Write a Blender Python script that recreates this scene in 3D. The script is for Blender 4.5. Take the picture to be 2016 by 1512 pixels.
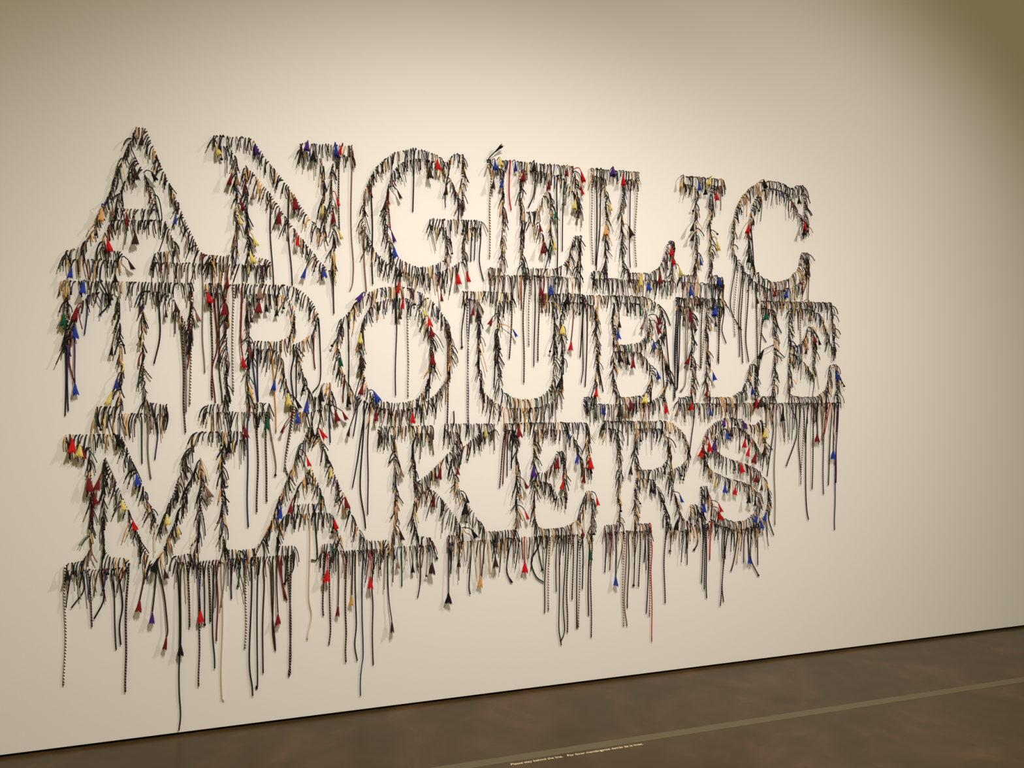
import bpy, math, random
from mathutils import Vector

# ------------------------------------------------------------------ scene, camera, light
scene = bpy.context.scene
col = scene.collection
for o in list(bpy.data.objects):
    bpy.data.objects.remove(o, do_unlink=True)

CAM_DIST, CAM_H = 3.6725, 1.6          # metres from the wall face (y = 0), eye height
YAW, PITCH = math.radians(17.18), math.radians(0.719)
cam_d = bpy.data.cameras.new('camera')
cam_d.sensor_width = 36.0
cam_d.lens = 1514.0 / 2016.0 * 36.0
cam = bpy.data.objects.new('camera', cam_d)
cam.location = (0.0, -CAM_DIST, CAM_H)
cam.rotation_euler = (math.pi / 2 - PITCH, 0.0, -YAW)
col.objects.link(cam)
scene.camera = cam

world = bpy.data.worlds.new('gallery_ambient')
world.use_nodes = True
bg = world.node_tree.nodes['Background']
bg.inputs['Color'].default_value = (1.0, 0.86, 0.42, 1)
bg.inputs['Strength'].default_value = 0.32
scene.world = world

vs = scene.view_settings
vs.view_transform = 'Standard'
vs.look = 'None'
vs.gamma = 1.0
vs.use_curve_mapping = False
vs.exposure = 0.0

# ceiling track spotlights washing the lettering (out of frame, above and in front of the wall)
def spot(x, y, z, tx, tz, power, angle, blend, radius, color=(1.0, 0.91, 0.86)):
    d = bpy.data.lights.new('track_spot', 'SPOT')
    d.energy = power
    d.spot_size = math.radians(angle)
    d.spot_blend = blend
    d.shadow_soft_size = radius
    d.color = color
    o = bpy.data.objects.new('track_spot', d)
    o.location = (x, y, z)
    o.rotation_euler = (Vector((tx, 0, tz)) - Vector((x, y, z))).to_track_quat('-Z', 'Y').to_euler()
    col.objects.link(o)
spot(0.85, -3.2, 4.2, 0.58, -1.80, 745, 108.0, 1.0, 0.03)
spot(3.77, -3.2, 4.2, 1.48, -0.26, 415, 110.5, 1.0, 0.03)

# ------------------------------------------------------------------ materials
def srgb(r, g, b):
    f = lambda c: (c / 255 / 12.92) if c / 255 <= 0.04045 else ((c / 255 + 0.055) / 1.055) ** 2.4
    return (f(r), f(g), f(b), 1.0)

def mat(name, color, rough=0.8):
    m = bpy.data.materials.new(name)
    m.use_nodes = True
    b = m.node_tree.nodes['Principled BSDF']
    b.inputs['Base Color'].default_value = color
    b.inputs['Roughness'].default_value = rough
    b.inputs['Specular IOR Level'].default_value = 0.25
    return m

def lace_mat(name, color):
    """woven cord: fine cross weave as colour variation and relief along the lace (UV: u round, v metres along)"""
    m = mat(name, color, 0.85)
    nt = m.node_tree
    b = nt.nodes['Principled BSDF']
    uv = nt.nodes.new('ShaderNodeUVMap')
    wv = nt.nodes.new('ShaderNodeTexWave')
    wv.inputs['Scale'].default_value = 90.0
    wv.bands_direction = 'Y'
    nt.links.new(uv.outputs['UV'], wv.inputs['Vector'])
    mx = nt.nodes.new('ShaderNodeMix')
    mx.data_type = 'RGBA'
    mx.inputs['A'].default_value = tuple(c * 0.75 for c in color[:3]) + (1,)
    mx.inputs['B'].default_value = tuple(min(1, c * 1.15) for c in color[:3]) + (1,)
    nt.links.new(wv.outputs['Fac'], mx.inputs['Factor'])
    nt.links.new(mx.outputs['Result'], b.inputs['Base Color'])
    return m

def braid_mat(name, dark, light, pitch, duty):
    """two-tone spiral braid, stripes wind round the cord"""
    m = mat(name, dark, 0.8)
    nt = m.node_tree
    b = nt.nodes['Principled BSDF']
    uv = nt.nodes.new('ShaderNodeUVMap')
    sp = nt.nodes.new('ShaderNodeSeparateXYZ')
    nt.links.new(uv.outputs['UV'], sp.inputs[0])
    mul = nt.nodes.new('ShaderNodeMath'); mul.operation = 'MULTIPLY'; mul.inputs[1].default_value = 1.0 / pitch
    nt.links.new(sp.outputs['Y'], mul.inputs[0])
    add = nt.nodes.new('ShaderNodeMath'); add.operation = 'ADD'
    nt.links.new(mul.outputs[0], add.inputs[0]); nt.links.new(sp.outputs['X'], add.inputs[1])
    fr = nt.nodes.new('ShaderNodeMath'); fr.operation = 'FRACT'
    nt.links.new(add.outputs[0], fr.inputs[0])
    lt = nt.nodes.new('ShaderNodeMath'); lt.operation = 'LESS_THAN'; lt.inputs[1].default_value = duty
    nt.links.new(fr.outputs[0], lt.inputs[0])
    mx = nt.nodes.new('ShaderNodeMix'); mx.data_type = 'RGBA'
    mx.inputs['A'].default_value = dark; mx.inputs['B'].default_value = light
    nt.links.new(lt.outputs[0], mx.inputs['Factor'])
    nt.links.new(mx.outputs['Result'], b.inputs['Base Color'])
    return m

COL = {
    'k': ('black', srgb(17, 13, 11)), 'n': ('dark brown', srgb(50, 30, 21)), 'r': ('red', srgb(190, 18, 18)),
    'm': ('maroon', srgb(112, 20, 22)), 'b': ('blue', srgb(36, 58, 148)), 'p': ('purple', srgb(70, 32, 112)),
    'g': ('green', srgb(14, 84, 58)), 'y': ('pale yellow', srgb(214, 194, 106)), 'o': ('tan', srgb(214, 158, 88)),
    'w': ('cream', srgb(225, 205, 170)), 'e': ('grey', srgb(135, 125, 112)), 't': ('taupe', srgb(130, 98, 78)),
}
LACE = {k: lace_mat(v[0].replace(' ', '_') + '_lace', v[1]) for k, v in COL.items()}
LACE['b'] = lace_mat('navy_lace', srgb(40, 44, 92))
LACE['p'] = lace_mat('violet_lace', srgb(66, 48, 100))
LACE['s'] = braid_mat('black_white_braid_lace', srgb(24, 20, 18), srgb(225, 215, 200), 0.0135, 0.58)
LACE['q'] = braid_mat('black_tan_braid_lace', srgb(17, 13, 11), srgb(150, 128, 98), 0.0125, 0.30)
LACE_NAME = {k: v[0] for k, v in COL.items()}
LACE_NAME.update({'b': 'navy', 'p': 'violet', 's': 'black and white braided', 'q': 'black and tan braided'})
TASSEL_MAT = {}
for k, v in COL.items():
    m = mat(v[0].replace(' ', '_') + '_tassel', v[1], 0.9)
    nt = m.node_tree
    n = nt.nodes.new('ShaderNodeTexNoise'); n.inputs['Scale'].default_value = 180.0
    cr = nt.nodes.new('ShaderNodeMix'); cr.data_type = 'RGBA'
    cr.inputs['A'].default_value = tuple(c * 0.6 for c in v[1][:3]) + (1,)
    cr.inputs['B'].default_value = tuple(min(1, c * 1.2) for c in v[1][:3]) + (1,)
    nt.links.new(n.outputs['Fac'], cr.inputs['Factor'])
    nt.links.new(cr.outputs['Result'], nt.nodes['Principled BSDF'].inputs['Base Color'])
    TASSEL_MAT[k] = m

def wall_mat():
    m = mat('painted_plaster', srgb(226, 220, 208), 0.75)
    nt = m.node_tree; b = nt.nodes['Principled BSDF']
    tc = nt.nodes.new('ShaderNodeTexCoord')
    n = nt.nodes.new('ShaderNodeTexNoise'); n.inputs['Scale'].default_value = 220.0; n.inputs['Detail'].default_value = 3.0
    nt.links.new(tc.outputs['Object'], n.inputs['Vector'])
    bp = nt.nodes.new('ShaderNodeBump'); bp.inputs['Strength'].default_value = 0.12; bp.inputs['Distance'].default_value = 0.002
    nt.links.new(n.outputs['Fac'], bp.inputs['Height'])
    nt.links.new(bp.outputs['Normal'], b.inputs['Normal'])
    n2 = nt.nodes.new('ShaderNodeTexNoise'); n2.inputs['Scale'].default_value = 3.0; n2.inputs['Detail'].default_value = 4.0
    nt.links.new(tc.outputs['Object'], n2.inputs['Vector'])
    mx = nt.nodes.new('ShaderNodeMix'); mx.data_type = 'RGBA'
    mx.inputs['A'].default_value = srgb(226, 222, 214); mx.inputs['B'].default_value = srgb(224, 222, 217)
    nt.links.new(n2.outputs['Fac'], mx.inputs['Factor'])
    nt.links.new(mx.outputs['Result'], b.inputs['Base Color'])
    return m

def floor_mat():
    m = mat('sealed_concrete', srgb(92, 76, 54), 0.3)
    nt = m.node_tree; b = nt.nodes['Principled BSDF']
    tc = nt.nodes.new('ShaderNodeTexCoord')
    n = nt.nodes.new('ShaderNodeTexNoise'); n.inputs['Scale'].default_value = 2.6; n.inputs['Detail'].default_value = 10.0; n.inputs['Roughness'].default_value = 0.68; n.inputs['Distortion'].default_value = 0.6
    nt.links.new(tc.outputs['Object'], n.inputs['Vector'])
    cr = nt.nodes.new('ShaderNodeValToRGB')
    e = cr.color_ramp.elements
    e[0].position = 0.3; e[0].color = srgb(54, 44, 22)
    e[1].position = 0.72; e[1].color = srgb(86, 62, 38)
    k = e.new(0.52); k.color = srgb(66, 51, 27)
    nt.links.new(n.outputs['Fac'], cr.inputs['Fac'])
    nt.links.new(cr.outputs['Color'], b.inputs['Base Color'])
    n2 = nt.nodes.new('ShaderNodeTexNoise'); n2.inputs['Scale'].default_value = 9.0; n2.inputs['Detail'].default_value = 5.0
    nt.links.new(tc.outputs['Object'], n2.inputs['Vector'])
    mr = nt.nodes.new('ShaderNodeMapRange')
    mr.inputs['To Min'].default_value = 0.22; mr.inputs['To Max'].default_value = 0.42
    nt.links.new(n2.outputs['Fac'], mr.inputs['Value'])
    nt.links.new(mr.outputs['Result'], b.inputs['Roughness'])
    b.inputs['Specular IOR Level'].default_value = 0.24
    return m

# ------------------------------------------------------------------ structure
def mesh_obj(name, verts, faces, m, parent=None):
    me = bpy.data.meshes.new(name)
    me.from_pydata(verts, [], faces)
    me.materials.append(m)
    o = bpy.data.objects.new(name, me)
    col.objects.link(o)
    o.parent = parent
    return o

def box(name, x0, x1, y0, y1, z0, z1, m, parent=None, origin=(0, 0, 0)):
    ox, oy, oz = origin
    v = [(x - ox, y - oy, z - oz) for z in (z0, z1) for x, y in ((x0, y0), (x1, y0), (x1, y1), (x0, y1))]
    f = [(0, 3, 2, 1), (4, 5, 6, 7), (0, 1, 5, 4), (1, 2, 6, 5), (2, 3, 7, 6), (3, 0, 4, 7)]
    o = mesh_obj(name, v, f, m, parent)
    o.location = origin
    return o

w = box('wall_back', -7, 11, 0.0, 0.14, 0.014, 6.0, wall_mat()); w['kind'] = 'structure'
fl = box('floor', -7, 11, -8.0, 0.2, -0.12, 0.0, floor_mat()); fl['kind'] = 'structure'
tr = box('trim_1', -7, 11, 0.028, 0.12, 0.0, 0.014, mat('dark_recess', srgb(34, 26, 18), 0.9)); tr['kind'] = 'structure'

tape = box('floor_tape', -2.5, 9.0, -0.657, -0.607, 0.0, 0.0006, mat('matte_grey_tape', srgb(92, 84, 62), 0.55), origin=(3, -0.632, 0))
tape['label'] = 'pale grey barrier tape line stuck on the floor along the wall'
tape['category'] = 'floor tape'

vinyl = mat('white_vinyl', srgb(225, 212, 175), 0.6)
def notice(text, x, width, label):
    """vinyl lettering lying on the floor, reading along the tape"""
    td = bpy.data.curves.new('floor_notice', 'FONT')
    td.body = text
    td.size = 0.026
    td.extrude = 0.0003
    tmp = bpy.data.objects.new('floor_notice_outline', td)
    col.objects.link(tmp)
    bpy.context.view_layer.update()
    k = width / tmp.dimensions.x
    td.size *= k
    bpy.context.view_layer.update()
    me = bpy.data.meshes.new_from_object(tmp.evaluated_get(bpy.context.evaluated_depsgraph_get()))
    bpy.data.objects.remove(tmp, do_unlink=True)
    me.materials.clear()
    me.materials.append(vinyl)
    o = bpy.data.objects.new('floor_notice', me)
    o.location = (x, -0.6840, 0.0004)
    col.objects.link(o)
    o['label'] = label
    o['category'] = 'notice'
notice('Please stay behind the line.', 0.920, 0.226, 'small white English notice lettering on the floor along the tape line')
notice('Por favor mant\u00e9nganse detr\u00e1s de la l\u00ednea.', 1.168, 0.348, 'small white Spanish notice lettering on the floor, following the English one')

# ------------------------------------------------------------------ traced lettering, millimetres on the wall (x along it, z up)
LETTERS = [
 ('A', 'ANGELIC', [
  [(-568,2667),(-531,2668),(-496,2577),(-465,2502),(-430,2421),(-399,2345),(-374,2279),(-337,2197),(-314,2144),(-290,2130),(-259,2128),(-259,2092),(-390,2090),(-498,2088),(-495,2130),(-411,2145),(-421,2187),(-441,2247),(-459,2274),(-663,2262),(-688,2211),(-703,2161),(-693,2128),(-626,2128),(-627,2091),(-703,2090),(-777,2090),(-844,2090),(-839,2123),(-776,2140),(-747,2184),(-722,2248),(-697,2320),(-662,2399),(-632,2489),(-596,2590)],
  [(-569,2535),(-597,2458),(-622,2407),(-645,2345),(-648,2312),(-482,2318),(-502,2382),(-527,2453),(-552,2506)],
 ]),
 ('N', 'ANGELIC', [
  [(-249,2661),(-99,2663),(-55,2609),(-6,2544),(55,2468),(106,2395),(140,2339),(179,2294),(222,2249),(225,2356),(223,2474),(220,2562),(203,2602),(175,2620),(118,2621),(118,2660),(348,2666),(345,2620),(290,2612),(266,2578),(260,2506),(261,2388),(264,2270),(265,2181),(265,2080),(239,2080),(196,2130),(162,2176),(94,2260),(49,2322),(-1,2400),(-50,2460),(-94,2514),(-121,2538),(-118,2449),(-117,2335),(-115,2220),(-111,2163),(-84,2135),(-13,2115),(-13,2092),(-139,2094),(-268,2093),(-268,2128),(-193,2129),(-168,2154),(-161,2217),(-160,2332),(-159,2446),(-160,2532),(-167,2583),(-191,2615),(-249,2621)],
 ]),
 ('G', 'ANGELIC', [
  [(840,2669),(879,2672),(881,2596),(881,2534),(883,2472),(887,2422),(862,2446),(846,2500),(820,2548),(783,2598),(732,2628),(683,2636),(633,2629),(578,2606),(541,2558),(523,2496),(511,2410),(508,2326),(514,2265),(529,2206),(553,2170),(583,2144),(645,2116),(682,2112),(744,2127),(788,2153),(804,2188),(806,2250),(798,2309),(723,2315),(721,2349),(846,2352),(976,2355),(974,2318),(903,2314),(895,2255),(890,2192),(874,2151),(839,2128),(782,2100),(732,2086),(657,2082),(595,2087),(547,2109),(498,2141),(462,2175),(435,2219),(415,2266),(400,2331),(402,2391),(409,2458),(433,2519),(463,2576),(505,2618),(548,2649),(590,2669),(652,2679),(707,2675),(757,2657),(802,2624)],
 ]),
 ('E', 'ANGELIC', [
  [(1007,2660),(1463,2660),(1474,2591),(1488,2514),(1502,2443),(1477,2500),(1442,2562),(1400,2595),(1345,2613),(1263,2623),(1179,2618),(1177,2537),(1179,2473),(1182,2410),(1256,2416),(1287,2455),(1307,2517),(1338,2518),(1342,2439),(1338,2355),(1342,2271),(1342,2213),(1311,2251),(1294,2314),(1263,2357),(1189,2371),(1186,2302),(1181,2219),(1186,2133),(1277,2132),(1366,2136),(1408,2155),(1442,2205),(1467,2307),(1500,2307),(1493,2220),(1486,2135),(1478,2094),(1304,2094),(1155,2093),(1013,2086),(1013,2126),(1077,2125),(1084,2214),(1086,2341),(1088,2467),(1089,2562),(1086,2616),(1010,2622)],
 ]),
 ('L', 'ANGELIC', [
  [(1562,2658),(1822,2659),(1821,2618),(1745,2616),(1735,2530),(1733,2411),(1734,2278),(1739,2159),(1787,2130),(1898,2133),(1950,2164),(1984,2230),(2007,2309),(2035,2308),(2032,2239),(2028,2157),(2025,2097),(1838,2097),(1692,2096),(1562,2092),(1564,2130),(1638,2131),(1645,2241),(1644,2373),(1642,2504),(1637,2616),(1562,2620)],
 ]),
 ('I', 'ANGELIC', [
  [(2081,2659),(2332,2660),(2331,2620),(2263,2619),(2254,2525),(2256,2387),(2255,2249),(2257,2132),(2337,2124),(2337,2086),(2191,2091),(2083,2094),(2084,2131),(2164,2132),(2171,2245),(2171,2382),(2172,2520),(2164,2614),(2081,2617)],
 ]),
 ('C', 'ANGELIC', [
  [(2808,2661),(2855,2663),(2860,2579),(2867,2508),(2876,2414),(2833,2484),(2790,2560),(2743,2607),(2689,2628),(2631,2634),(2577,2615),(2536,2564),(2512,2486),(2500,2401),(2499,2331),(2505,2261),(2522,2205),(2550,2165),(2592,2134),(2650,2115),(2708,2117),(2767,2140),(2809,2181),(2833,2232),(2843,2287),(2881,2286),(2884,2227),(2869,2169),(2835,2121),(2784,2087),(2708,2070),(2633,2074),(2567,2094),(2510,2131),(2453,2188),(2416,2243),(2396,2311),(2395,2381),(2403,2444),(2423,2515),(2459,2577),(2508,2627),(2565,2661),(2630,2673),(2705,2667),(2773,2639)],
 ]),
 ('T', 'TROUBLE', [
  [(-857,1994),(-625,1999),(-349,2001),(-346,1940),(-344,1861),(-345,1793),(-350,1737),(-381,1838),(-399,1877),(-422,1927),(-458,1956),(-539,1963),(-545,1890),(-545,1779),(-542,1668),(-541,1557),(-538,1476),(-450,1466),(-450,1425),(-598,1429),(-732,1424),(-727,1460),(-640,1461),(-630,1557),(-632,1667),(-635,1778),(-638,1860),(-639,1937),(-694,1955),(-743,1948),(-773,1917),(-797,1856),(-817,1786),(-835,1720),(-839,1801),(-838,1882),(-838,1963)],
 ]),
 ('R', 'TROUBLE', [
  [(-290,2001),(-123,2004),(48,2008),(104,1995),(144,1964),(178,1921),(195,1877),(192,1833),(172,1788),(132,1758),(89,1737),(106,1678),(123,1620),(137,1561),(160,1507),(188,1492),(208,1513),(217,1557),(247,1559),(255,1513),(243,1471),(211,1442),(165,1423),(119,1425),(86,1455),(60,1520),(47,1590),(36,1654),(19,1701),(-3,1714),(-113,1714),(-116,1636),(-116,1550),(-114,1470),(-24,1468),(-24,1427),(-153,1430),(-292,1430),(-289,1464),(-217,1466),(-203,1550),(-203,1665),(-202,1779),(-205,1876),(-210,1959),(-290,1964)],
  [(-115,1960),(-30,1965),(48,1961),(82,1924),(94,1872),(90,1825),(70,1778),(25,1752),(-42,1748),(-116,1749),(-117,1821),(-117,1896)],
 ]),
 ('O', 'TROUBLE', [
  [(468,2004),(522,2015),(577,2018),(632,2011),(694,1982),(744,1942),(785,1890),(813,1826),(826,1751),(823,1677),(810,1602),(784,1546),(743,1497),(687,1457),(619,1433),(558,1430),(491,1438),(431,1457),(369,1497),(340,1533),(310,1590),(293,1662),(283,1733),(287,1805),(305,1859),(337,1895),(372,1938),(414,1975)],
  [(510,1954),(559,1966),(607,1962),(657,1930),(694,1885),(718,1812),(728,1738),(728,1664),(718,1590),(690,1522),(656,1480),(607,1464),(558,1462),(497,1468),(458,1490),(425,1527),(407,1584),(392,1650),(385,1722),(390,1794),(405,1861),(432,1912),(468,1941)],
 ]),
 ('U', 'TROUBLE', [
  [(884,2006),(1007,2008),(1132,2007),(1132,1965),(1066,1963),(1059,1881),(1058,1767),(1059,1640),(1066,1551),(1092,1510),(1139,1484),(1199,1472),(1267,1480),(1319,1508),(1346,1550),(1358,1628),(1360,1771),(1358,1887),(1353,1965),(1298,1967),(1298,2009),(1405,2010),(1510,2009),(1510,1969),(1405,1966),(1398,1888),(1399,1771),(1401,1654),(1401,1576),(1388,1511),(1350,1459),(1281,1434),(1199,1428),(1106,1430),(1033,1466),(990,1514),(971,1577),(964,1671),(962,1766),(962,1873),(958,1967),(887,1970)],
 ]),
 ('B', 'TROUBLE', [
  [(1513,2006),(1692,2008),(1839,2010),(1898,1999),(1939,1975),(1974,1928),(1985,1874),(1978,1823),(1944,1779),(1910,1759),(1959,1731),(1993,1677),(2005,1602),(1994,1534),(1960,1484),(1900,1454),(1825,1446),(1678,1444),(1521,1446),(1521,1481),(1585,1482),(1590,1556),(1592,1688),(1593,1820),(1591,1952),(1513,1966)],
  [(1688,1971),(1780,1974),(1857,1966),(1887,1919),(1895,1866),(1884,1812),(1839,1767),(1758,1753),(1689,1753),(1685,1828),(1685,1901)],
  [(1689,1719),(1773,1721),(1839,1715),(1888,1677),(1908,1609),(1903,1535),(1858,1489),(1788,1480),(1711,1481),(1687,1523),(1685,1589),(1687,1656)],
 ]),
 ('L', 'TROUBLE', [
  [(2052,2007),(2191,2009),(2337,2008),(2337,1968),(2242,1966),(2236,1865),(2237,1727),(2238,1589),(2244,1485),(2272,1474),(2391,1475),(2460,1511),(2496,1581),(2510,1655),(2542,1654),(2541,1574),(2541,1504),(2542,1440),(2351,1441),(2193,1442),(2065,1442),(2069,1477),(2142,1477),(2150,1589),(2149,1726),(2149,1843),(2145,1963),(2052,1966)],
 ]),
 ('E', 'TROUBLE', [
  [(2584,2006),(2810,2008),(3048,2009),(3054,1917),(3060,1830),(3067,1742),(3031,1793),(3009,1858),(2965,1944),(2904,1966),(2770,1969),(2762,1875),(2765,1757),(2828,1763),(2871,1805),(2888,1867),(2924,1867),(2930,1784),(2928,1690),(2926,1595),(2880,1653),(2829,1700),(2768,1718),(2761,1624),(2763,1531),(2779,1477),(2847,1470),(2951,1473),(3011,1511),(3037,1588),(3050,1654),(3085,1653),(3088,1551),(3093,1435),(2830,1437),(2587,1438),(2588,1475),(2661,1478),(2667,1588),(2667,1731),(2666,1852),(2659,1959),(2584,1964)],
 ]),
 ('M', 'MAKERS', [
  [(-844,1343),(-737,1341),(-633,1340),(-609,1273),(-579,1189),(-544,1098),(-514,1007),(-484,924),(-460,982),(-432,1059),(-400,1154),(-368,1238),(-336,1342),(-235,1343),(-133,1341),(-133,1305),(-214,1302),(-223,1216),(-227,1101),(-226,987),(-221,883),(-211,813),(-151,806),(-152,769),(-275,767),(-418,768),(-415,802),(-344,801),(-323,878),(-317,991),(-312,1105),(-316,1230),(-342,1163),(-369,1091),(-395,1018),(-422,946),(-448,880),(-474,814),(-500,763),(-515,772),(-541,836),(-566,899),(-590,967),(-620,1041),(-650,1120),(-674,1187),(-699,1243),(-703,1149),(-702,1039),(-704,929),(-703,847),(-681,812),(-607,797),(-607,762),(-726,763),(-848,763),(-850,792),(-780,805),(-755,850),(-750,959),(-750,1069),(-751,1179),(-755,1288),(-844,1308)],
 ]),
 ('A', 'MAKERS', [
  [(151,1354),(188,1351),(228,1231),(268,1134),(303,1043),(332,969),(368,889),(397,830),(427,810),(517,807),(517,767),(367,770),(212,773),(212,810),(285,807),(294,839),(273,892),(250,950),(210,957),(124,956),(44,955),(22,897),(10,851),(21,814),(84,808),(84,767),(-35,768),(-161,771),(-158,804),(-90,808),(-51,843),(-17,917),(11,1003),(45,1090),(79,1171),(119,1270)],
  [(161,1168),(181,1120),(204,1059),(221,999),(192,999),(129,999),(70,999),(96,1064),(130,1122)],
 ]),
 ('K', 'MAKERS', [
  [(472,1350),(594,1351),(724,1351),(723,1315),(649,1316),(638,1249),(637,1157),(641,1058),(680,1094),(724,1129),(768,1168),(819,1222),(860,1287),(851,1315),(793,1321),(794,1359),(909,1356),(1042,1354),(1042,1317),(977,1312),(922,1273),(876,1230),(819,1175),(841,1093),(876,1013),(921,939),(960,880),(1006,821),(1052,820),(1052,778),(921,778),(806,776),(807,814),(876,810),(882,840),(844,899),(806,957),(755,1019),(708,1056),(680,1026),(641,984),(639,904),(655,817),(723,809),(730,772),(630,774),(532,774),(535,809),(544,854),(551,946),(552,1068),(552,1190),(545,1307),(472,1316)],
 ]),
 ('E', 'MAKERS', [
  [(1095,1356),(1308,1355),(1535,1352),(1540,1277),(1544,1204),(1549,1118),(1517,1119),(1496,1192),(1468,1272),(1419,1315),(1253,1321),(1248,1232),(1250,1103),(1315,1100),(1353,1144),(1377,1209),(1406,1208),(1411,1136),(1412,1057),(1419,979),(1381,967),(1363,1007),(1322,1055),(1253,1066),(1250,987),(1252,909),(1267,830),(1308,815),(1405,816),(1475,841),(1514,902),(1535,998),(1564,997),(1568,892),(1564,775),(1357,778),(1160,780),(1059,780),(1060,819),(1155,821),(1162,926),(1160,1042),(1159,1170),(1155,1319),(1095,1320)],
 ]),
 ('R', 'MAKERS', [
  [(1630,1356),(1817,1354),(1993,1351),(2042,1333),(2089,1294),(2116,1242),(2129,1187),(2120,1139),(2081,1106),(2009,1078),(2005,1043),(2043,970),(2074,886),(2096,833),(2121,804),(2140,834),(2145,898),(2179,895),(2191,839),(2179,791),(2144,765),(2082,759),(2029,786),(1994,829),(1979,905),(1960,974),(1922,1040),(1821,1054),(1810,981),(1810,893),(1814,813),(1900,808),(1900,770),(1766,776),(1638,777),(1640,813),(1715,816),(1720,918),(1720,1052),(1718,1185),(1710,1311),(1630,1320)],
  [(1815,1314),(1891,1313),(1963,1309),(2004,1265),(2024,1210),(2014,1163),(1978,1113),(1914,1093),(1817,1095),(1811,1169),(1811,1243)],
 ]),
 ('S', 'MAKERS', [
  [(2545,1320),(2582,1349),(2597,1336),(2602,1265),(2608,1151),(2575,1173),(2542,1228),(2496,1275),(2447,1304),(2391,1312),(2335,1299),(2291,1258),(2280,1217),(2304,1178),(2352,1149),(2432,1120),(2514,1094),(2567,1064),(2609,1019),(2634,950),(2630,872),(2610,816),(2556,766),(2474,744),(2393,750),(2313,780),(2273,813),(2242,787),(2214,775),(2208,893),(2206,994),(2245,994),(2257,933),(2289,868),(2345,813),(2401,791),(2482,791),(2539,827),(2568,875),(2563,939),(2514,988),(2433,1016),(2352,1037),(2288,1067),(2241,1104),(2217,1149),(2213,1205),(2224,1260),(2248,1301),(2287,1334),(2343,1355),(2399,1361),(2455,1347),(2504,1320)],
 ]),
]
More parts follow.
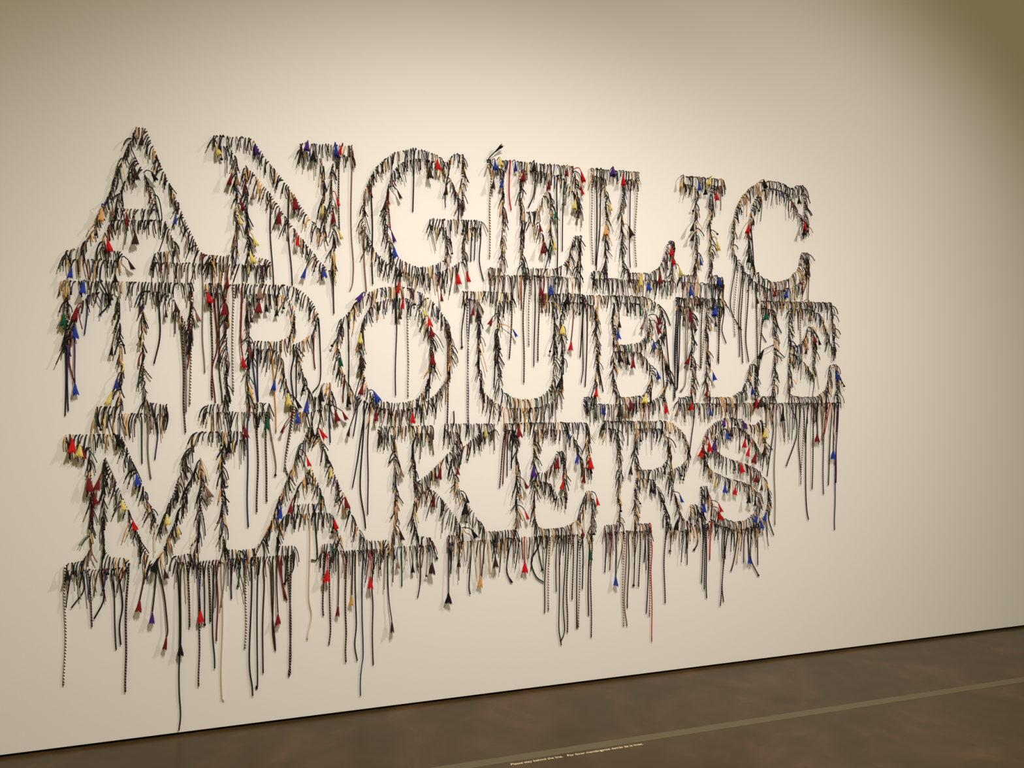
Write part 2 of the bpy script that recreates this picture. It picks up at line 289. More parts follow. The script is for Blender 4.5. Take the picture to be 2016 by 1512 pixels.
LONG_LACES = [
 (1,[(293,2609),(293,2268)],'q',''),
 (1,[(351,2665),(348,2241),(357,2063),(339,1991)],'t',''),
 (1,[(-14,2416),(-12,2222),(-2,1997)],'k',''),
 (1,[(68,2457),(68,2197),(81,2006)],'k',''),
 (1,[(271,2080),(266,1882)],'n',''),
 (3,[(1008,2659),(1015,2664),(1037,2688)],'k','uk'),
 (2,[(646,2657),(642,2481),(635,2378)],'k',''),
 (2,[(446,2532),(443,2258),(445,2025)],'k',''),
 (2,[(533,2466),(530,2293)],'r',''),
 (2,[(409,2290),(406,2107),(415,1988)],'t',''),
 (3,[(1020,2626),(1021,2414),(1016,2173)],'s',''),
 (3,[(1124,2663),(1119,2484),(1126,2415)],'r',''),
 (3,[(1380,2609),(1373,2108)],'k',''),
 (3,[(1404,2585),(1400,2226)],'k',''),
 (2,[(976,2318),(966,2161),(988,2059)],'k',''),
 (2,[(859,2470),(860,2355)],'k',''),
 (2,[(559,2110),(552,1841)],'n',''),
 (2,[(926,2316),(921,2153)],'k',''),
 (2,[(939,2316),(937,2160)],'k',''),
 (4,[(1565,2656),(1561,2397),(1568,2169)],'s',''),
 (4,[(1590,2658),(1586,2163)],'k',''),
 (4,[(1615,2657),(1603,2334),(1589,2137)],'n',''),
 (4,[(1822,2657),(1809,2385),(1813,2166)],'s',''),
 (4,[(1778,2620),(1773,2343),(1780,2158)],'b',''),
 (3,[(1498,2306),(1494,1912)],'k','k'),
 (3,[(1256,2594),(1250,2506),(1216,2433)],'k',''),
 (5,[(2292,2562),(2284,2454)],'k',''),
 (6,[(2416,2208),(2404,1975),(2413,1808)],'s',''),
 (6,[(2396,2221),(2384,1974),(2433,1864),(2457,1844)],'k',''),
 (6,[(2451,2188),(2432,1906),(2441,1697)],'n',''),
 (6,[(2461,2188),(2449,1906),(2458,1662)],'q',''),
 (6,[(2493,2134),(2481,1837),(2494,1669)],'q',''),
 (6,[(2546,2157),(2546,1979),(2560,1592)],'q',''),
 (6,[(2545,2431),(2528,2189)],'k',''),
 (6,[(2848,2125),(2838,1915),(2843,1671)],'s',''),
 (6,[(2877,2234),(2884,2024)],'t',''),
 (5,[(2341,2051),(2337,1925)],'m',''),
 (7,[(-846,1807),(-846,1424)],'k',''),
 (7,[(-838,1731),(-832,1445)],'b',''),
 (7,[(-811,1796),(-804,1666),(-802,1563)],'p','tb'),
 (7,[(-822,1775),(-826,1655),(-809,1563)],'m',''),
 (7,[(-481,1986),(-477,1779),(-498,1646)],'k',''),
 (7,[(-381,1849),(-380,1556),(-376,1343)],'q',''),
 (7,[(-346,1968),(-356,1725),(-367,1624)],'m',''),
 (7,[(-368,1816),(-370,1433)],'e',''),
 (7,[(-344,1940),(-351,1781),(-355,1466)],'s',''),
 (0,[(-304,2083),(-301,1782),(-296,1607)],'e',''),
 (8,[(-262,1988),(-264,1669),(-263,1494)],'q',''),
 (8,[(-246,1972),(-243,1726),(-262,1613),(-252,1471)],'m',''),
 (8,[(-234,1995),(-233,1669),(-223,1471)],'n',''),
 (8,[(-176,1997),(-177,1521)],'s',''),
 (8,[(-138,1998),(-144,1784),(-133,1682)],'m','tr'),
 (7,[(-763,1939),(-759,1840),(-770,1769)],'b',''),
 (7,[(-694,1985),(-676,1912),(-716,1851)],'k',''),
 (8,[(-65,1816),(-69,1475)],'b',''),
 (8,[(7,1817),(1,1578)],'t','tb'),
 (8,[(-7,1741),(5,1497),(5,1335)],'o',''),
 (9,[(335,1883),(332,1542)],'k',''),
 (9,[(556,2013),(556,1790),(552,1499)],'k',''),
 (9,[(610,1957),(612,1699),(614,1492)],'s',''),
 (8,[(198,1856),(205,1755),(202,1578),(170,1514)],'k',''),
 (8,[(181,1797),(176,1696),(182,1625)],'m',''),
 (8,[(75,1725),(74,1608),(88,1479)],'k',''),
 (8,[(101,1708),(99,1491)],'n',''),
 (8,[(-70,1712),(-69,1475)],'b',''),
 (9,[(313,1590),(308,1471)],'m',''),
 (9,[(363,1488),(352,1309)],'b',''),
 (8,[(243,1471),(250,1282)],'b',''),
 (8,[(-113,1438),(-117,1157),(-115,909)],'b',''),
 (8,[(-75,1460),(-73,1213),(-76,976)],'q',''),
 (8,[(-34,1338),(-37,1154),(-32,1020)],'q',''),
 (8,[(-9,1355),(2,1211),(4,1141)],'t','k'),
 (8,[(44,1441),(49,1209),(60,1127)],'q',''),
 (7,[(-588,1428),(-600,1385),(-595,1324)],'k',''),
 (7,[(-553,1427),(-548,1212)],'k',''),
 (7,[(-502,1449),(-487,1338),(-497,1227)],'b',''),
 (7,[(-517,1438),(-525,1272),(-516,1144)],'e',''),
 (14,[(-231,1205),(-219,1104),(-198,1100)],'k',''),
 (9,[(348,1377),(348,1068)],'k',''),
 (9,[(387,1449),(387,1078),(410,872)],'k',''),
 (9,[(413,1443),(420,1197),(422,938)],'n',''),
 (8,[(46,1436),(45,1163)],'s',''),
 (17,[(1079,1323),(1066,1036)],'q',''),
 (17,[(1095,1319),(1086,1054)],'m',''),
 (17,[(1109,1319),(1106,1092)],'k',''),
 (17,[(1132,1312),(1129,1129)],'k',''),
 (16,[(724,1346),(733,1211)],'t',''),
 (9,[(810,1826),(802,1361)],'q',''),
 (9,[(826,1857),(815,1577)],'t',''),
 (16,[(848,1458),(834,1422)],'k',''),
 (10,[(874,1967),(876,1826),(879,1733)],'k','k'),
 (10,[(900,1968),(907,1702),(907,1365)],'s',''),
 (10,[(919,1969),(907,1577),(914,1308)],'b',''),
 (10,[(1129,1965),(1119,1678)],'q',''),
 (3,[(1199,2089),(1193,1831),(1196,1557)],'q',''),
 (3,[(1226,2090),(1220,1743)],'s',''),
 (3,[(1176,2088),(1183,1927)],'m',''),
 (3,[(1253,2091),(1250,1640)],'k',''),
 (3,[(1277,2085),(1270,1666)],'q',''),
 (3,[(1308,2093),(1284,1961),(1297,1910)],'m',''),
 (10,[(1043,1843),(1037,1533)],'k',''),
 (10,[(1096,1608),(1057,1703),(1093,1646)],'k',''),
 (10,[(1033,1466),(1014,1357)],'n',''),
 (10,[(1509,1983),(1498,1687)],'k',''),
 (11,[(1520,1970),(1514,1655),(1505,1557)],'n',''),
 (11,[(1534,1970),(1528,1537)],'n',''),
 (11,[(1609,1721),(1626,1510)],'k',''),
 (12,[(2042,2005),(2039,1657),(2047,1473)],'b',''),
 (12,[(2068,1999),(2055,1521)],'k',''),
 (12,[(2103,2007),(2108,1589),(2078,1507)],'e',''),
 (12,[(2204,2009),(2197,1630)],'q',''),
 (12,[(2314,2006),(2307,1672)],'q',''),
 (11,[(1951,1968),(1985,1927),(2016,1860)],'k',''),
 (11,[(1982,1752),(1987,1454)],'n',''),
 (11,[(2012,1861),(2017,1602),(2051,1514)],'n',''),
 (10,[(1457,1955),(1442,1771)],'m','tr'),
 (12,[(2041,2012),(2039,1460)],'q',''),
 (12,[(2068,1999),(2058,1521)],'k',''),
 (12,[(2114,1959),(2111,1589),(2081,1507)],'e',''),
 (12,[(2207,1961),(2198,1630)],'s',''),
 (12,[(2333,1965),(2329,1838),(2353,1769)],'k',''),
 (12,[(2313,1964),(2306,1658)],'q',''),
 (13,[(2667,1945),(2686,1873),(2707,1830)],'k',''),
 (13,[(2677,1738),(2729,1695)],'k',''),
 (13,[(2568,1956),(2560,1624)],'q',''),
 (13,[(2588,1957),(2579,1835),(2612,1779)],'k',''),
 (13,[(2644,1443),(2655,1265),(2623,1032)],'k',''),
 (13,[(2677,1435),(2669,1052),(2673,759)],'e',''),
 (13,[(2795,1434),(2811,1262),(2744,1084)],'k',''),
 (13,[(2829,1433),(2828,1190),(2842,1009)],'q',''),
 (13,[(2859,1433),(2842,980)],'s',''),
 (13,[(2885,1433),(2871,1116),(2886,826),(2895,775)],'k',''),
 (13,[(2924,1432),(2915,948)],'q',''),
 (13,[(3011,1431),(2992,1185),(2998,915)],'q',''),
 (13,[(3020,1431),(3000,1257)],'r',''),
 (13,[(3042,1431),(3028,965)],'n',''),
 (13,[(3059,1431),(3048,1169)],'k','tb'),
 (13,[(3090,1430),(3076,963),(3076,706)],'b',''),
 (13,[(3099,1430),(3084,1182),(3080,977)],'m',''),
 (13,[(2946,1432),(2935,1266)],'n','tm'),
 (12,[(2153,1441),(2150,1311),(2135,1175)],'k',''),
 (19,[(2603,1222),(2656,1180)],'k',''),
 (19,[(2634,836),(2662,702)],'k',''),
 (14,[(-857,790),(-850,539),(-857,280)],'s',''),
 (14,[(-753,771),(-748,519)],'q',''),
 (14,[(-706,768),(-701,635),(-743,554)],'k',''),
 (14,[(-775,789),(-779,680),(-825,608)],'k',''),
 (14,[(-659,753),(-662,604),(-655,410)],'k',''),
 (14,[(-638,757),(-632,601),(-640,519),(-638,431)],'k',''),
 (14,[(-619,783),(-618,462),(-619,224)],'q',''),
 (14,[(-566,796),(-562,623)],'n','tm'),
 (14,[(-497,775),(-509,568)],'k','tp'),
 (14,[(-482,773),(-462,614),(-448,489),(-456,451)],'n','tm'),
 (14,[(-399,779),(-399,417)],'n','tk'),
 (14,[(-397,762),(-402,383),(-408,214),(-400,129),(-409,25)],'k',''),
 (14,[(-368,760),(-362,481)],'q',''),
 (14,[(-336,757),(-317,556)],'b','tr'),
 (14,[(-323,756),(-323,432),(-324,213)],'q',''),
 (14,[(-313,755),(-299,486)],'k','k'),
 (14,[(-278,767),(-278,496)],'q',''),
 (14,[(-265,766),(-265,426),(-258,285)],'k',''),
 (14,[(-246,762),(-246,567),(-249,407)],'m',''),
 (14,[(-222,766),(-225,422),(-231,176),(-218,137)],'w',''),
 (15,[(-127,754),(-125,527),(-131,360)],'s',''),
 (15,[(-108,758),(-110,294),(-96,142)],'k',''),
 (15,[(-78,765),(-79,215),(-82,184)],'k',''),
 (15,[(-53,763),(-50,578),(-55,239)],'n',''),
 (15,[(-11,763),(-10,487),(-2,341)],'n',''),
 (15,[(8,761),(13,515)],'n','tm'),
 (15,[(22,766),(41,571)],'m',''),
 (15,[(67,751),(67,333),(61,216)],'q',''),
 (14,[(-189,781),(-187,590)],'p',''),
 (14,[(-154,779),(-159,645)],'g','k'),
 (15,[(-8,771),(-9,493),(0,334)],'n',''),
 (15,[(25,763),(33,641),(50,563)],'m',''),
 (15,[(45,764),(47,634)],'k',''),
 (15,[(69,768),(68,427),(65,251),(60,210)],'q',''),
 (15,[(85,773),(81,702),(33,635)],'k',''),
 (15,[(153,887),(152,596),(160,477),(142,372)],'w',''),
 (15,[(179,915),(186,800),(183,741),(161,743)],'k',''),
 (15,[(216,764),(212,561),(217,477)],'q',''),
 (15,[(248,768),(246,457),(241,338)],'q',''),
 (15,[(283,765),(281,525)],'n','tm'),
 (15,[(318,769),(316,462),(318,342),(315,249)],'q',''),
 (15,[(348,770),(345,568)],'n','to'),
 (15,[(366,772),(364,458),(360,338),(367,250)],'k',''),
 (15,[(395,770),(392,419),(399,285),(389,226),(384,82)],'b',''),
 (15,[(443,767),(440,584),(442,450),(443,220)],'n',''),
 (15,[(522,770),(515,529),(530,430)],'k','tn'),
 (16,[(808,811),(803,541)],'k','tk'),
 (16,[(670,770),(669,614),(656,523)],'n',''),
 (17,[(1111,779),(1105,624),(1132,558)],'k',''),
 (16,[(917,766),(912,576),(919,519)],'n',''),
 (16,[(583,769),(579,584)],'g',''),
 (16,[(720,810),(750,707)],'k','k'),
 (16,[(969,775),(964,610)],'t','to'),
 (17,[(1312,772),(1308,537),(1305,388)],'k',''),
 (17,[(1334,764),(1325,399)],'s',''),
 (17,[(1370,762),(1368,493)],'n',''),
 (17,[(1391,761),(1386,596),(1384,335),(1394,217)],'n',''),
 (17,[(1416,779),(1408,464),(1412,293),(1394,230)],'k',''),
 (17,[(1431,765),(1426,462),(1431,278)],'q',''),
 (17,[(1463,763),(1457,446)],'q',''),
 (17,[(1486,768),(1480,293)],'k',''),
 (17,[(1498,767),(1491,299)],'s',''),
 (17,[(1518,766),(1513,494)],'k',''),
 (17,[(1564,790),(1559,543),(1563,239)],'q',''),
 (17,[(1550,771),(1542,452),(1549,353)],'n',''),
 (17,[(1115,778),(1106,617),(1134,558)],'k',''),
 (17,[(1206,773),(1193,662)],'r','tr'),
 (17,[(1277,768),(1236,659),(1257,580),(1301,547)],'k',''),
 (17,[(1264,769),(1292,611)],'k','k'),
 (18,[(1643,785),(1637,570)],'k',''),
 (18,[(1672,783),(1667,581)],'m',''),
 (18,[(1695,782),(1691,553)],'k','tb'),
 (18,[(1745,775),(1740,435),(1747,280)],'s',''),
 (18,[(1763,774),(1751,434),(1762,279)],'t',''),
 (18,[(1778,773),(1773,553),(1767,372)],'n',''),
 (18,[(1808,775),(1801,490)],'n','k'),
 (18,[(1841,773),(1832,481)],'q',''),
 (18,[(1863,772),(1865,607)],'n',''),
 (18,[(1887,770),(1880,335)],'k',''),
 (18,[(1902,769),(1893,320)],'s',''),
 (18,[(1901,810),(1909,692),(1906,516),(1911,183)],'r',''),
 (18,[(1991,846),(1983,619),(1986,380)],'q',''),
 (19,[(2220,736),(2209,471)],'q',''),
 (19,[(2233,735),(2224,435)],'q',''),
 (19,[(2247,735),(2236,559),(2240,385)],'k',''),
 (19,[(2331,729),(2322,336)],'q',''),
 (19,[(2343,729),(2335,454),(2347,355)],'k',''),
 (18,[(2007,783),(2015,657)],'k','k'),
 (18,[(2107,757),(2119,575)],'k',''),
 (19,[(2432,751),(2411,588),(2388,519)],'k',''),
 (19,[(2440,750),(2428,558)],'o',''),
 (19,[(2522,760),(2513,580),(2566,484)],'k','k'),
 (19,[(2497,754),(2492,610)],'k','tb'),
 (19,[(2554,758),(2558,542)],'k',''),
 (19,[(2473,755),(2472,562)],'m',''),
 (19,[(2260,796),(2260,591)],'r',''),
 (18,[(2178,759),(2185,693),(2162,654)],'k','k'),
]
TASSELS = [
 (0,-406,2276,'b'),
 (0,-600,2264,'m'),
 (0,-677,2152,'r'),
 (0,-810,2027,'b'),
 (0,-696,2280,'o'),
 (0,-567,2458,'n'),
 (0,-568,2184,'n'),
 (1,-78,2609,'p'),
 (1,-175,2465,'m'),
 (1,-143,2357,'m'),
 (1,-149,2291,'y'),
 (1,-90,2198,'y'),
 (1,25,2307,'m'),
 (1,-101,2123,'y'),
 (1,-196,2012,'m'),
 (8,-278,1941,'r'),
 (7,-765,1964,'b'),
 (0,-594,2068,'n'),
 (0,-502,2452,'k'),
 (1,-226,2613,'n'),
 (1,-237,2590,'y'),
 (1,150,2640,'p'),
 (1,273,2636,'b'),
 (1,304,2639,'r'),
 (1,173,2596,'k'),
 (1,278,2399,'r'),
 (1,218,2360,'y'),
 (1,286,2247,'y'),
 (1,101,2205,'r'),
 (1,140,2062,'b'),
 (1,220,2068,'b'),
 (1,263,2328,'m'),
 (2,748,2601,'r'),
 (2,711,2562,'n'),
 (2,558,2448,'n'),
 (2,539,2176,'b'),
 (2,504,2396,'n'),
 (1,93,2375,'m'),
 (3,1059,2639,'y'),
 (3,1036,2624,'b'),
 (3,1075,2540,'b'),
 (3,1030,2530,'n'),
 (3,1141,2627,'b'),
 (3,1188,2586,'m'),
 (3,1241,2641,'n'),
 (3,1418,2623,'m'),
 (3,1488,2602,'r'),
 (3,1491,2535,'r'),
 (3,1322,2552,'m'),
 (3,1350,2407,'g'),
 (3,1460,2459,'y'),
 (3,1415,2481,'e'),
 (3,1346,2253,'y'),
 (3,1268,2332,'m'),
 (3,1289,2231,'m'),
 (2,847,2062,'r'),
 (2,894,2076,'r'),
 (2,565,2012,'r'),
 (9,586,1937,'r'),
 (9,398,1959,'p'),
 (2,765,1973,'m'),
 (9,675,1897,'y'),
 (3,1272,2020,'m'),
 (3,1329,2028,'b'),
 (2,530,2248,'p'),
 (4,1664,2639,'p'),
 (4,1729,2605,'r'),
 (4,1650,2465,'y'),
 (4,1758,2340,'n'),
 (5,2070,2613,'y'),
 (5,2162,2603,'b'),
 (5,2239,2632,'y'),
 (5,2266,2559,'r'),
 (5,2135,2381,'n'),
 (5,2143,2330,'n'),
 (4,2003,2252,'r'),
 (4,2007,2199,'r'),
 (4,2048,2146,'y'),
 (5,2178,2206,'b'),
 (5,2271,2292,'y'),
 (4,1762,2102,'n'),
 (4,1825,2088,'y'),
 (4,1865,2059,'b'),
 (4,1939,2102,'m'),
 (5,2284,2104,'b'),
 (5,2121,2047,'b'),
 (4,1632,2339,'o'),
 (6,2840,2428,'r'),
 (6,2832,2399,'k'),
 (6,2477,2393,'r'),
 (6,2485,2234,'k'),
 (6,2565,2643,'k'),
 (6,2650,2051,'m'),
 (6,2724,2049,'b'),
 (6,2867,2179,'n'),
 (13,2860,2000,'t'),
 (13,2584,1922,'g'),
 (13,2877,1922,'t'),
 (7,-842,1831,'g'),
 (7,-790,1854,'m'),
 (7,-802,1779,'b'),
 (7,-639,1563,'b'),
 (7,-661,1498,'y'),
 (7,-410,1891,'n'),
 (8,-278,1942,'r'),
 (8,-207,1890,'m'),
 (8,-62,1899,'m'),
 (7,-328,1853,'t'),
 (8,-59,1963,'t'),
 (8,-28,1382,'g'),
 (8,-63,1900,'m'),
 (9,387,1769,'y'),
 (9,389,1656,'n'),
 (9,293,1661,'g'),
 (9,395,1533,'m'),
 (9,445,1494,'b'),
 (8,144,1456,'b'),
 (8,99,1401,'b'),
 (8,45,1353,'m'),
 (8,60,1486,'y'),
 (8,269,1407,'m'),
 (8,301,1407,'m'),
 (9,629,1395,'r'),
 (9,457,1404,'m'),
 (9,336,1335,'n'),
 (16,341,1260,'b'),
 (15,197,1326,'r'),
 (14,-130,1345,'m'),
 (8,88,1468,'k'),
 (9,703,1852,'r'),
 (9,716,1804,'m'),
 (9,725,1675,'m'),
 (10,926,1907,'m'),
 (10,1023,1859,'m'),
 (10,1128,1804,'b'),
 (10,1391,1828,'y'),
 (10,1385,1557,'k'),
 (11,1580,1510,'r'),
 (10,1422,1977,'k'),
 (16,990,1320,'y'),
 (17,1155,1317,'m'),
 (17,1121,1292,'k'),
 (11,1694,1807,'b'),
 (11,1918,1884,'m'),
 (11,1914,1837,'m'),
 (11,1843,1856,'t'),
 (11,1896,1756,'b'),
 (11,1782,1662,'m'),
 (11,1922,1596,'b'),
 (11,1577,1511,'r'),
 (11,1859,1475,'y'),
 (11,1767,1443,'m'),
 (11,1605,1419,'b'),
 (11,1971,1421,'r'),
 (12,2127,1432,'r'),
 (12,2239,1403,'b'),
 (12,2114,1908,'m'),
 (12,2118,1677,'m'),
 (12,2251,1589,'b'),
 (12,2227,1506,'m'),
 (12,2273,1939,'b'),
 (12,2164,1988,'n'),
 (12,2051,1399,'t'),
 (18,1623,1336,'k'),
 (13,2895,1797,'m'),
 (13,2573,1708,'k'),
 (13,3056,1595,'b'),
 (12,2501,1512,'b'),
 (12,2538,1441,'r'),
 (13,2562,1448,'n'),
 (13,2699,1368,'k'),
 (19,2329,1340,'p'),
 (19,2445,1324,'p'),
 (19,2592,1278,'y'),
 (19,2337,1270,'b'),
 (19,2235,1214,'r'),
 (19,2275,1217,'p'),
 (19,2200,1184,'r'),
 (19,2462,1225,'r'),
 (19,2490,1176,'r'),
 (19,2519,1140,'m'),
 (13,2967,1198,'n'),
 (14,-813,1301,'r'),
 (14,-774,1265,'m'),
 (14,-784,1281,'y'),
 (14,-751,1134,'m'),
 (14,-710,1138,'m'),
 (14,-737,1074,'m'),
 (14,-624,1041,'y'),
 (14,-448,971,'y'),
 (14,-408,918,'y'),
 (14,-292,1081,'t'),
 (14,-191,1273,'k'),
 (14,-569,1148,'b'),
 (14,-655,1319,'k'),
 (14,-585,951,'r'),
 (14,-488,773,'k'),
 (14,-835,755,'k'),
 (15,140,1202,'r'),
 (15,248,1151,'y'),
 (15,72,994,'m'),
 (15,25,974,'b'),
 (15,312,1006,'m'),
 (15,262,908,'r'),
 (16,567,835,'n'),
 (15,230,673,'r'),
 (15,428,627,'r'),
 (16,765,1125,'m'),
 (16,733,991,'m'),
 (16,720,672,'n'),
 (16,628,673,'k'),
 (16,846,1135,'m'),
 (16,887,996,'k'),
 (16,887,946,'k'),
 (16,916,820,'k'),
 (17,1184,1052,'m'),
 (17,1191,899,'r'),
 (17,1238,1117,'p'),
 (17,1364,1154,'m'),
 (17,1395,1043,'r'),
 (17,1475,1170,'b'),
 (17,1542,1148,'r'),
 (17,1510,1074,'m'),
 (17,1577,950,'r'),
 (17,1493,798,'m'),
 (17,1546,676,'g'),
 (16,855,687,'n'),
 (16,1035,680,'n'),
 (18,2058,940,'b'),
 (19,2283,1013,'y'),
 (19,2330,983,'b'),
 (19,2402,966,'r'),
 (19,2429,1090,'r'),
 (19,2535,1030,'m'),
 (19,2479,920,'k'),
 (19,2295,839,'r'),
 (19,2287,881,'r'),
 (19,2528,812,'b'),
 (19,2557,776,'b'),
 (19,2205,885,'b'),
 (19,2204,1202,'m'),
 (18,2047,805,'k'),
 (18,1892,1002,'k'),
 (19,2601,815,'b'),
]

# ------------------------------------------------------------------ laces
rnd = random.Random(7)
SIDES = 5

def tube(pts, r0, r1=None, sides=SIDES):
    """verts, faces, per-face uv list of a cord through pts"""
    r1 = r0 if r1 is None else r1
    n = len(pts)
    verts, faces, uvs = [], [], []
    dist = [0.0]
    for i in range(1, n):
        dist.append(dist[-1] + (pts[i] - pts[i - 1]).length)
    ref = Vector((0, -1, 0))
    for i, p in enumerate(pts):
        t = (pts[min(i + 1, n - 1)] - pts[max(i - 1, 0)])
        t = t.normalized() if t.length > 1e-9 else Vector((0, 0, -1))
        if i == 0:
            t = Vector((0, -1, 0))                 # leaves its hole square to the wall
        a = ref - t * ref.dot(t)
        if a.length < 0.1:
            a = Vector((1, 0, 0)) - t * t.x
        a.normalize()
        b = t.cross(a)
        r = r0 + (r1 - r0) * i / (n - 1)
        for s in range(sides):
            an = 2 * math.pi * s / sides
            verts.append(p + (a * math.cos(an) + b * math.sin(an)) * r)
    for i in range(n - 1):
        for s in range(sides):
            s2 = (s + 1) % sides
            faces.append((i * sides + s, i * sides + s2, (i + 1) * sides + s2, (i + 1) * sides + s))
            u0, u1 = s / sides, (s + 1) / sides
            uvs.append(((u0, dist[i]), (u1, dist[i]), (u1, dist[i + 1]), (u0, dist[i + 1])))
    faces.append(tuple(range((n - 1) * sides, n * sides)))
    uvs.append(tuple((0.5, dist[-1]) for _ in range(sides)))
    return verts, faces, uvs

def fill(me, verts, faces, uvs):
    me.from_pydata(verts, [], faces)
    lay = me.uv_layers.new(name='UVMap')
    flat = [c for f in uvs for p in f for c in p]
    lay.data.foreach_set('uv', flat)
    me.polygons.foreach_set('use_smooth', [True] * len(faces))

def smooth_path(ctrl, n):
    """Catmull-Rom through ctrl, n points"""
    P = [ctrl[0] * 2 - ctrl[1]] + ctrl + [ctrl[-1] * 2 - ctrl[-2]]
    seg = len(ctrl) - 1
    out = []
    for i in range(n):
        u = i / (n - 1) * seg
        k = min(int(u), seg - 1); t = u - k
        a, b, c, d = P[k], P[k + 1], P[k + 2], P[k + 3]
        out.append(0.5 * ((2 * b) + (c - a) * t + (2 * a - 5 * b + 4 * c - d) * t * t + (3 * b - a - 3 * c + d) * t ** 3))
    return out

# tassels: a pleated, ragged skirt of frayed threads
def tassel_mesh(name, seed):
    q = random.Random(seed)
    N = 24
    L, R = 0.050, q.uniform(0.0100, 0.0160)
    bend, flat = q.gauss(0, 0.10), q.uniform(0.6, 1.0)
    rings = [(0.0, 0.0020), (0.08, 0.0036), (0.22, 0.0052), (0.50, R * 0.62), (0.80, R * 0.88), (1.0, R)]
    tip = [(1.0 + q.uniform(-.04, .16)) if i % 2 else (0.86 + q.uniform(-.10, .06)) for i in range(N)]
    v, f = [], []
    for j, (s, r) in enumerate(rings):
        for i in range(N):
            an = 2 * math.pi * i / N + q.uniform(-.05, .05)
            rr = r * (1 + (0.12 if i % 2 else -0.12) * s) * q.uniform(0.92, 1.08)
            zz = -L * s
            if j == len(rings) - 1:
                zz = -L * tip[i]
                rr *= q.uniform(0.8, 1.15)
            v.append((rr * math.cos(an) + bend * L * s * s, rr * math.sin(an) * flat, zz))
    for j in range(len(rings) - 1):
        for i in range(N):
            i2 = (i + 1) % N
            f.append((j * N + i, (j + 1) * N + i, (j + 1) * N + i2, j * N + i2))
    c = len(v); v.append((bend * L * .5, 0, -L * 0.72))
    b = (len(rings) - 1) * N
    for i in range(N):
        f.append((b + i, c, b + (i + 1) % N))
    t = len(v); v.append((0, 0, 0.001))
    for i in range(N):
        f.append((i, (i + 1) % N, t))
    me = bpy.data.meshes.new(name)
    me.from_pydata(v, [], f)
    me.materials.append(None)
    return me
TASSEL_MESH = [tassel_mesh('tassel', s) for s in range(14)]

def knot_mesh(seed):
    q = random.Random(100 + seed)
    v, f = [], []
    N, M = 8, 5
    for j in range(M + 1):
        th = math.pi * j / M
        for i in range(N):
            an = 2 * math.pi * i / N
            r = 0.0062 * q.uniform(0.85, 1.12)
            v.append((r * math.sin(th) * math.cos(an), r * math.sin(th) * math.sin(an), r * math.cos(th) * 0.85))
    for j in range(M):
        for i in range(N):
            i2 = (i + 1) % N
            f.append((j * N + i, (j + 1) * N + i, (j + 1) * N + i2, j * N + i2))
    me = bpy.data.meshes.new('knot')
    me.from_pydata(v, [], f)
    me.polygons.foreach_set('use_smooth', [True] * len(f))
    me.materials.append(None)
    return me
KNOT_MESH = [knot_mesh(s) for s in range(3)]

def hang(parent, me, name, m, at, direction, scale, label=None):
    o = bpy.data.objects.new(name, me)
    o.location = at
    if direction is not None:
        o.rotation_mode = 'QUATERNION'
        o.rotation_quaternion = (-Vector(direction)).to_track_quat('Z', 'Y')
    o.scale = (scale, scale, scale)
    o.parent = parent
    col.objects.link(o)
    o.material_slots[0].link = 'OBJECT'
    o.material_slots[0].material = m
    if label:
        o['label'] = label
    return o

def lace(letter, origin, pts, radius, colour, end='', tassel_scale=1.0):
    """one lace as a part of its letter; pts relative to its hole"""
    for p in pts[1:]:
        p.y = min(p.y, -0.0045)
    pts[0].y = -0.0003
    clear = 0.009 if end == 'k' else 0.027 if end else 0.0     # knots and tassels hang clear of the plaster
    for i, p in enumerate(pts):
        p.y = min(p.y, -clear * i / (len(pts) - 1)) if i else p.y
    me = bpy.data.meshes.new('lace')
    fill(me, *tube(pts, radius, radius * 0.85))
    me.materials.append(LACE[colour])
    o = bpy.data.objects.new('lace', me)
    o.location = origin - letter.location
    o.parent = letter
    col.objects.link(o)
    if colour not in 'kn':
        o['label'] = LACE_NAME[colour] + ' lace'
    d = (pts[-1] - pts[-2]).normalized()
    if end == 'k':
        hang(o, rnd.choice(KNOT_MESH), 'knot', LACE['k'], pts[-1], None, rnd.uniform(0.9, 1.25))
    elif end:
        c = end[1]
        dd = Vector((d.x * 0.6, min(d.y, 0) * 0.3, -1.0)).normalized() if end[0] == 't' else d
        hang(o, rnd.choice(TASSEL_MESH), 'tassel', TASSEL_MAT[c], pts[-1], dd, tassel_scale, COL[c][0] + ' frayed tassel')
    return o

def droop(length, lateral, out, up, soft, n):
    """a cord pushed out of a hole and falling: out from the wall, then bending towards the ground"""
    p = Vector((0, 0.0, 0))
    d = Vector((lateral, -out, up)).normalized()
    pts = [p.copy()]
    step = length / (n - 1)
    curl = rnd.gauss(0, 0.10)
    for i in range(n - 1):
        p = p + d * step
        if p.y > -0.004 and i > 0:
            p.y = -0.004
        pts.append(p.copy())
        g = soft * (step / 0.011)
        d = (d + Vector((curl + rnd.gauss(0, 0.05), 0.16 * g if d.y < 0 else 0, -g))).normalized()
    return pts

SPACING = 0.0130
PALETTE = 'k' * 52 + 'n' * 20 + 'o' * 8 + 't' * 5 + 'e' * 3 + 'q' * 4 + 'b' * 3 + 'm' * 2 + 'y' * 1 + 'w' * 1 + 'g' * 1
PALETTE_LONG = 'k' * 34 + 'n' * 20 + 'o' * 9 + 't' * 11 + 'e' * 8 + 'q' * 6 + 'b' * 4 + 'm' * 4 + 'w' * 3 + 'g' * 1

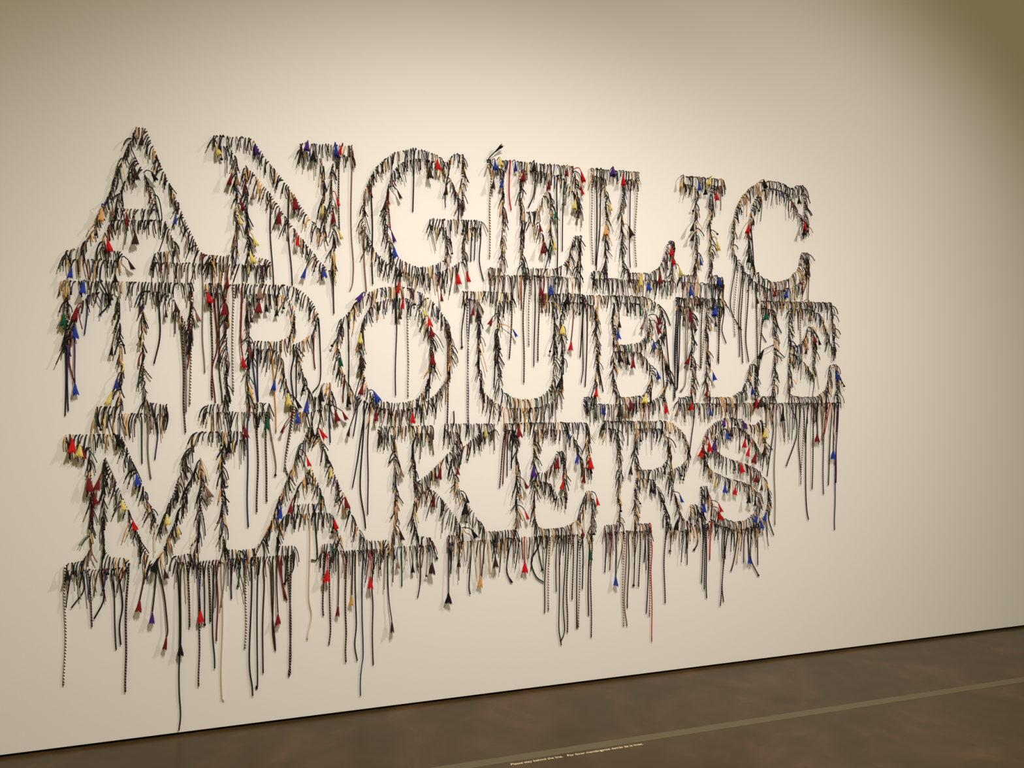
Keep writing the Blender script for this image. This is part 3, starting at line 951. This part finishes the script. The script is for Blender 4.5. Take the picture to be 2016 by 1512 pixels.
for li, (ch, word, contours) in enumerate(LETTERS):
    C = [[(x / 1000.0, z / 1000.0) for x, z in c] for c in contours]
    xs = [p[0] for c in C for p in c]; zs = [p[1] for c in C for p in c]
    z_lo, z_hi = min(zs), max(zs)
    root = bpy.data.objects.new('shoelace_letter', None)
    root.empty_display_size = 0.1
    root.location = ((min(xs) + max(xs)) / 2, 0, z_lo)
    col.objects.link(root)
    root['label'] = f'capital {ch} of the word {word}, outlined on the white wall in dangling shoelaces'
    root['category'] = 'letter'
    root['group'] = 'letters of shoelaces on the wall'

    # holes along the outline, evenly spaced
    holes = []                                        # x, z, steepness, slant, lean shared with the neighbours
    for c in C:
        n = len(c)
        total = sum(math.dist(c[i], c[(i + 1) % n]) for i in range(n))
        cnt = max(6, int(round(total / SPACING)))
        gap = total / cnt
        i, run = 0, 0.0
        ph = [rnd.uniform(0, 6.28) for _ in range(3)]
        for k in range(cnt):
            target = k * gap
            while i < n - 1 and run + math.dist(c[i], c[(i + 1) % n]) < target:
                run += math.dist(c[i], c[(i + 1) % n]); i += 1
            a, b = c[i], c[(i + 1) % n]
            seg = math.dist(a, b)
            t = (target - run) / seg if seg else 0
            x, z = a[0] + (b[0] - a[0]) * t, a[1] + (b[1] - a[1]) * t
            steep = abs(b[1] - a[1]) / seg if seg else 0
            ex = (b[0] - a[0]) / seg if seg else 0
            if b[1] > a[1]:
                ex = -ex                                # outline followed downwards
            lean = 0.55 * math.sin(target * 17 + ph[0]) + 0.45 * math.sin(target * 52 + ph[1]) + 0.25 * math.sin(target * 120 + ph[2])
            holes.append([x + rnd.gauss(0, 0.0012), z + rnd.gauss(0, 0.0012), steep, ex, lean])

    def take(x, z, reach):
        best = min(range(len(holes)), key=lambda k: (holes[k][0] - x) ** 2 + (holes[k][1] - z) ** 2)
        h = holes[best]
        if math.hypot(h[0] - x, h[1] - z) > reach:
            return None
        return holes.pop(best)

    n_laces = 0
    # long laces that hang in their own way
    for l2, P, c, end in LONG_LACES:
        if l2 != li:
            continue
        h = take(P[0][0] / 1000, P[0][1] / 1000, 0.14)
        if h is None:
            continue
        o0 = Vector((h[0], 0, h[1]))
        pts = [Vector((0, 0.004, 0)), Vector((rnd.gauss(0, .002), -rnd.uniform(.014, .022), -0.003))]
        for j, (x, z) in enumerate(P[1:]):
            if j == 0 and (h[1] - z / 1000) > 0.12:
                pts.append(Vector(((x / 1000 - h[0]) * 0.15, -rnd.uniform(.010, .018), -0.05)))
            pts.append(Vector((x / 1000 - h[0], -rnd.uniform(.006, .011), z / 1000 - h[1])))
        span = sum((pts[i + 1] - pts[i]).length for i in range(len(pts) - 1))
        path = smooth_path(pts, max(12, min(44, int(span / 0.016))))
        ph = rnd.uniform(0, 6.28)
        for j in range(4, len(path)):
            path[j].x += 0.0022 * math.sin(j * 0.55 + ph)
        lace(root, o0, path, rnd.uniform(.0036, .0042) if c in 'qs' else rnd.uniform(.0030, .0038), c, end, rnd.uniform(.95, 1.15))
        n_laces += 1
    # laces that end in a coloured tassel
    for l2, x, z, c in TASSELS:
        if l2 != li:
            continue
        s = rnd.uniform(0.85, 1.2)
        tx, tz = x / 1000, z / 1000 + 0.024 * s
        h = take(tx, tz + 0.02, 0.12)
        if h is None:
            continue
        o0 = Vector((h[0], 0, h[1]))
        e = Vector((tx - h[0], -rnd.uniform(.030, .046), tz - h[1]))
        mid = Vector((e.x * 0.45, -rnd.uniform(.026, .038), max(e.z * 0.35, e.z * 0.5) + 0.004))
        path = smooth_path([Vector((0, 0.004, 0)), mid, e], 8)
        lc = c if rnd.random() < 0.25 and c != 'y' else rnd.choice('kknno')
        lace(root, o0, path, rnd.uniform(.0022, .0028), lc, 't' + c, s)
        n_laces += 1

    # all the others, short
    todo = []
    for x, z, steep, ex, lean in holes:
        f = (z - z_lo) / (z_hi - z_lo)
        base = 0.050 + 0.034 * rnd.random()
        if rnd.random() < 0.10:
            base *= rnd.uniform(1.4, 2.1)
        if f < 0.16:
            base *= 1.12
        if steep < 0.5 and f < 0.055:                  # foot line: the fringe of the word
            if word == 'MAKERS':
                base = rnd.choice((rnd.uniform(.06, .12), rnd.uniform(.08, .16), rnd.uniform(.11, .23)))
            elif word == 'TROUBLE' and ch == 'E':
                base = rnd.uniform(.09, .26)
            elif word == 'ANGELIC' and ch in 'EIC':
                base = rnd.uniform(.07, .17)
            else:
                base = rnd.uniform(.06, .12)
        if steep > 0.85:
            base *= 0.92
        todo.append((base, x, z, steep, ex, lean))
    todo.sort(reverse=True)
    spare_v, spare_f, spare_u = [], [], []   # joined remainder
    for base, x, z, steep, ex, lean in todo:
        s2 = steep * steep
        side = 0.34 * lean * s2 + rnd.gauss(0, 0.15 + 0.14 * s2) + (0.12 * lean if steep < 0.5 else 0)
        if steep > 0.4 and ex > 0.2:
            side -= 0.38 * ex
        if rnd.random() < 0.06:
            side += rnd.choice((-.7, .7))
        soft = 0.80 - 0.50 * steep * rnd.uniform(0.5, 1.0)
        out = rnd.uniform(0.6, 1.0)
        up = rnd.uniform(-0.35, 0.15) - 0.9 * steep * rnd.random()
        n = 7 if base < 0.09 else 10 if base < 0.16 else 14
        pts = droop(base, side, out, up, soft, n)
        c = rnd.choice(PALETTE if base < 0.1 else PALETTE_LONG)
        r = rnd.uniform(.0023, .0033) if base < 0.1 else rnd.uniform(.0020, .0028)
        o0 = Vector((x, 0, z))
        if n_laces < 300:
            u = rnd.random()
            end = 'k' if u < 0.018 else 't' + rnd.choice('nnkt') if u < 0.032 else ''
            lace(root, o0, pts, r, c, end, rnd.uniform(.65, .95))
            n_laces += 1
        else:                                          # past 300 on one letter: the shortest, joined
            for p in pts[1:]:
                p.y = min(p.y, -0.0045)
            pts[0].y = -0.0003
            v, f2, u2 = tube([p + o0 - root.location for p in pts], r, r * 0.85)
            k = len(spare_v)
            spare_v += v
            spare_f += [tuple(i + k for i in q) for q in f2]
            spare_u += u2
    if spare_v:
        me = bpy.data.meshes.new('short_laces')
        fill(me, spare_v, spare_f, spare_u)
        me.materials.append(LACE['k'])
        o = bpy.data.objects.new('short_laces', me)
        o.parent = root
        col.objects.link(o)
        o['kind'] = 'stuff'
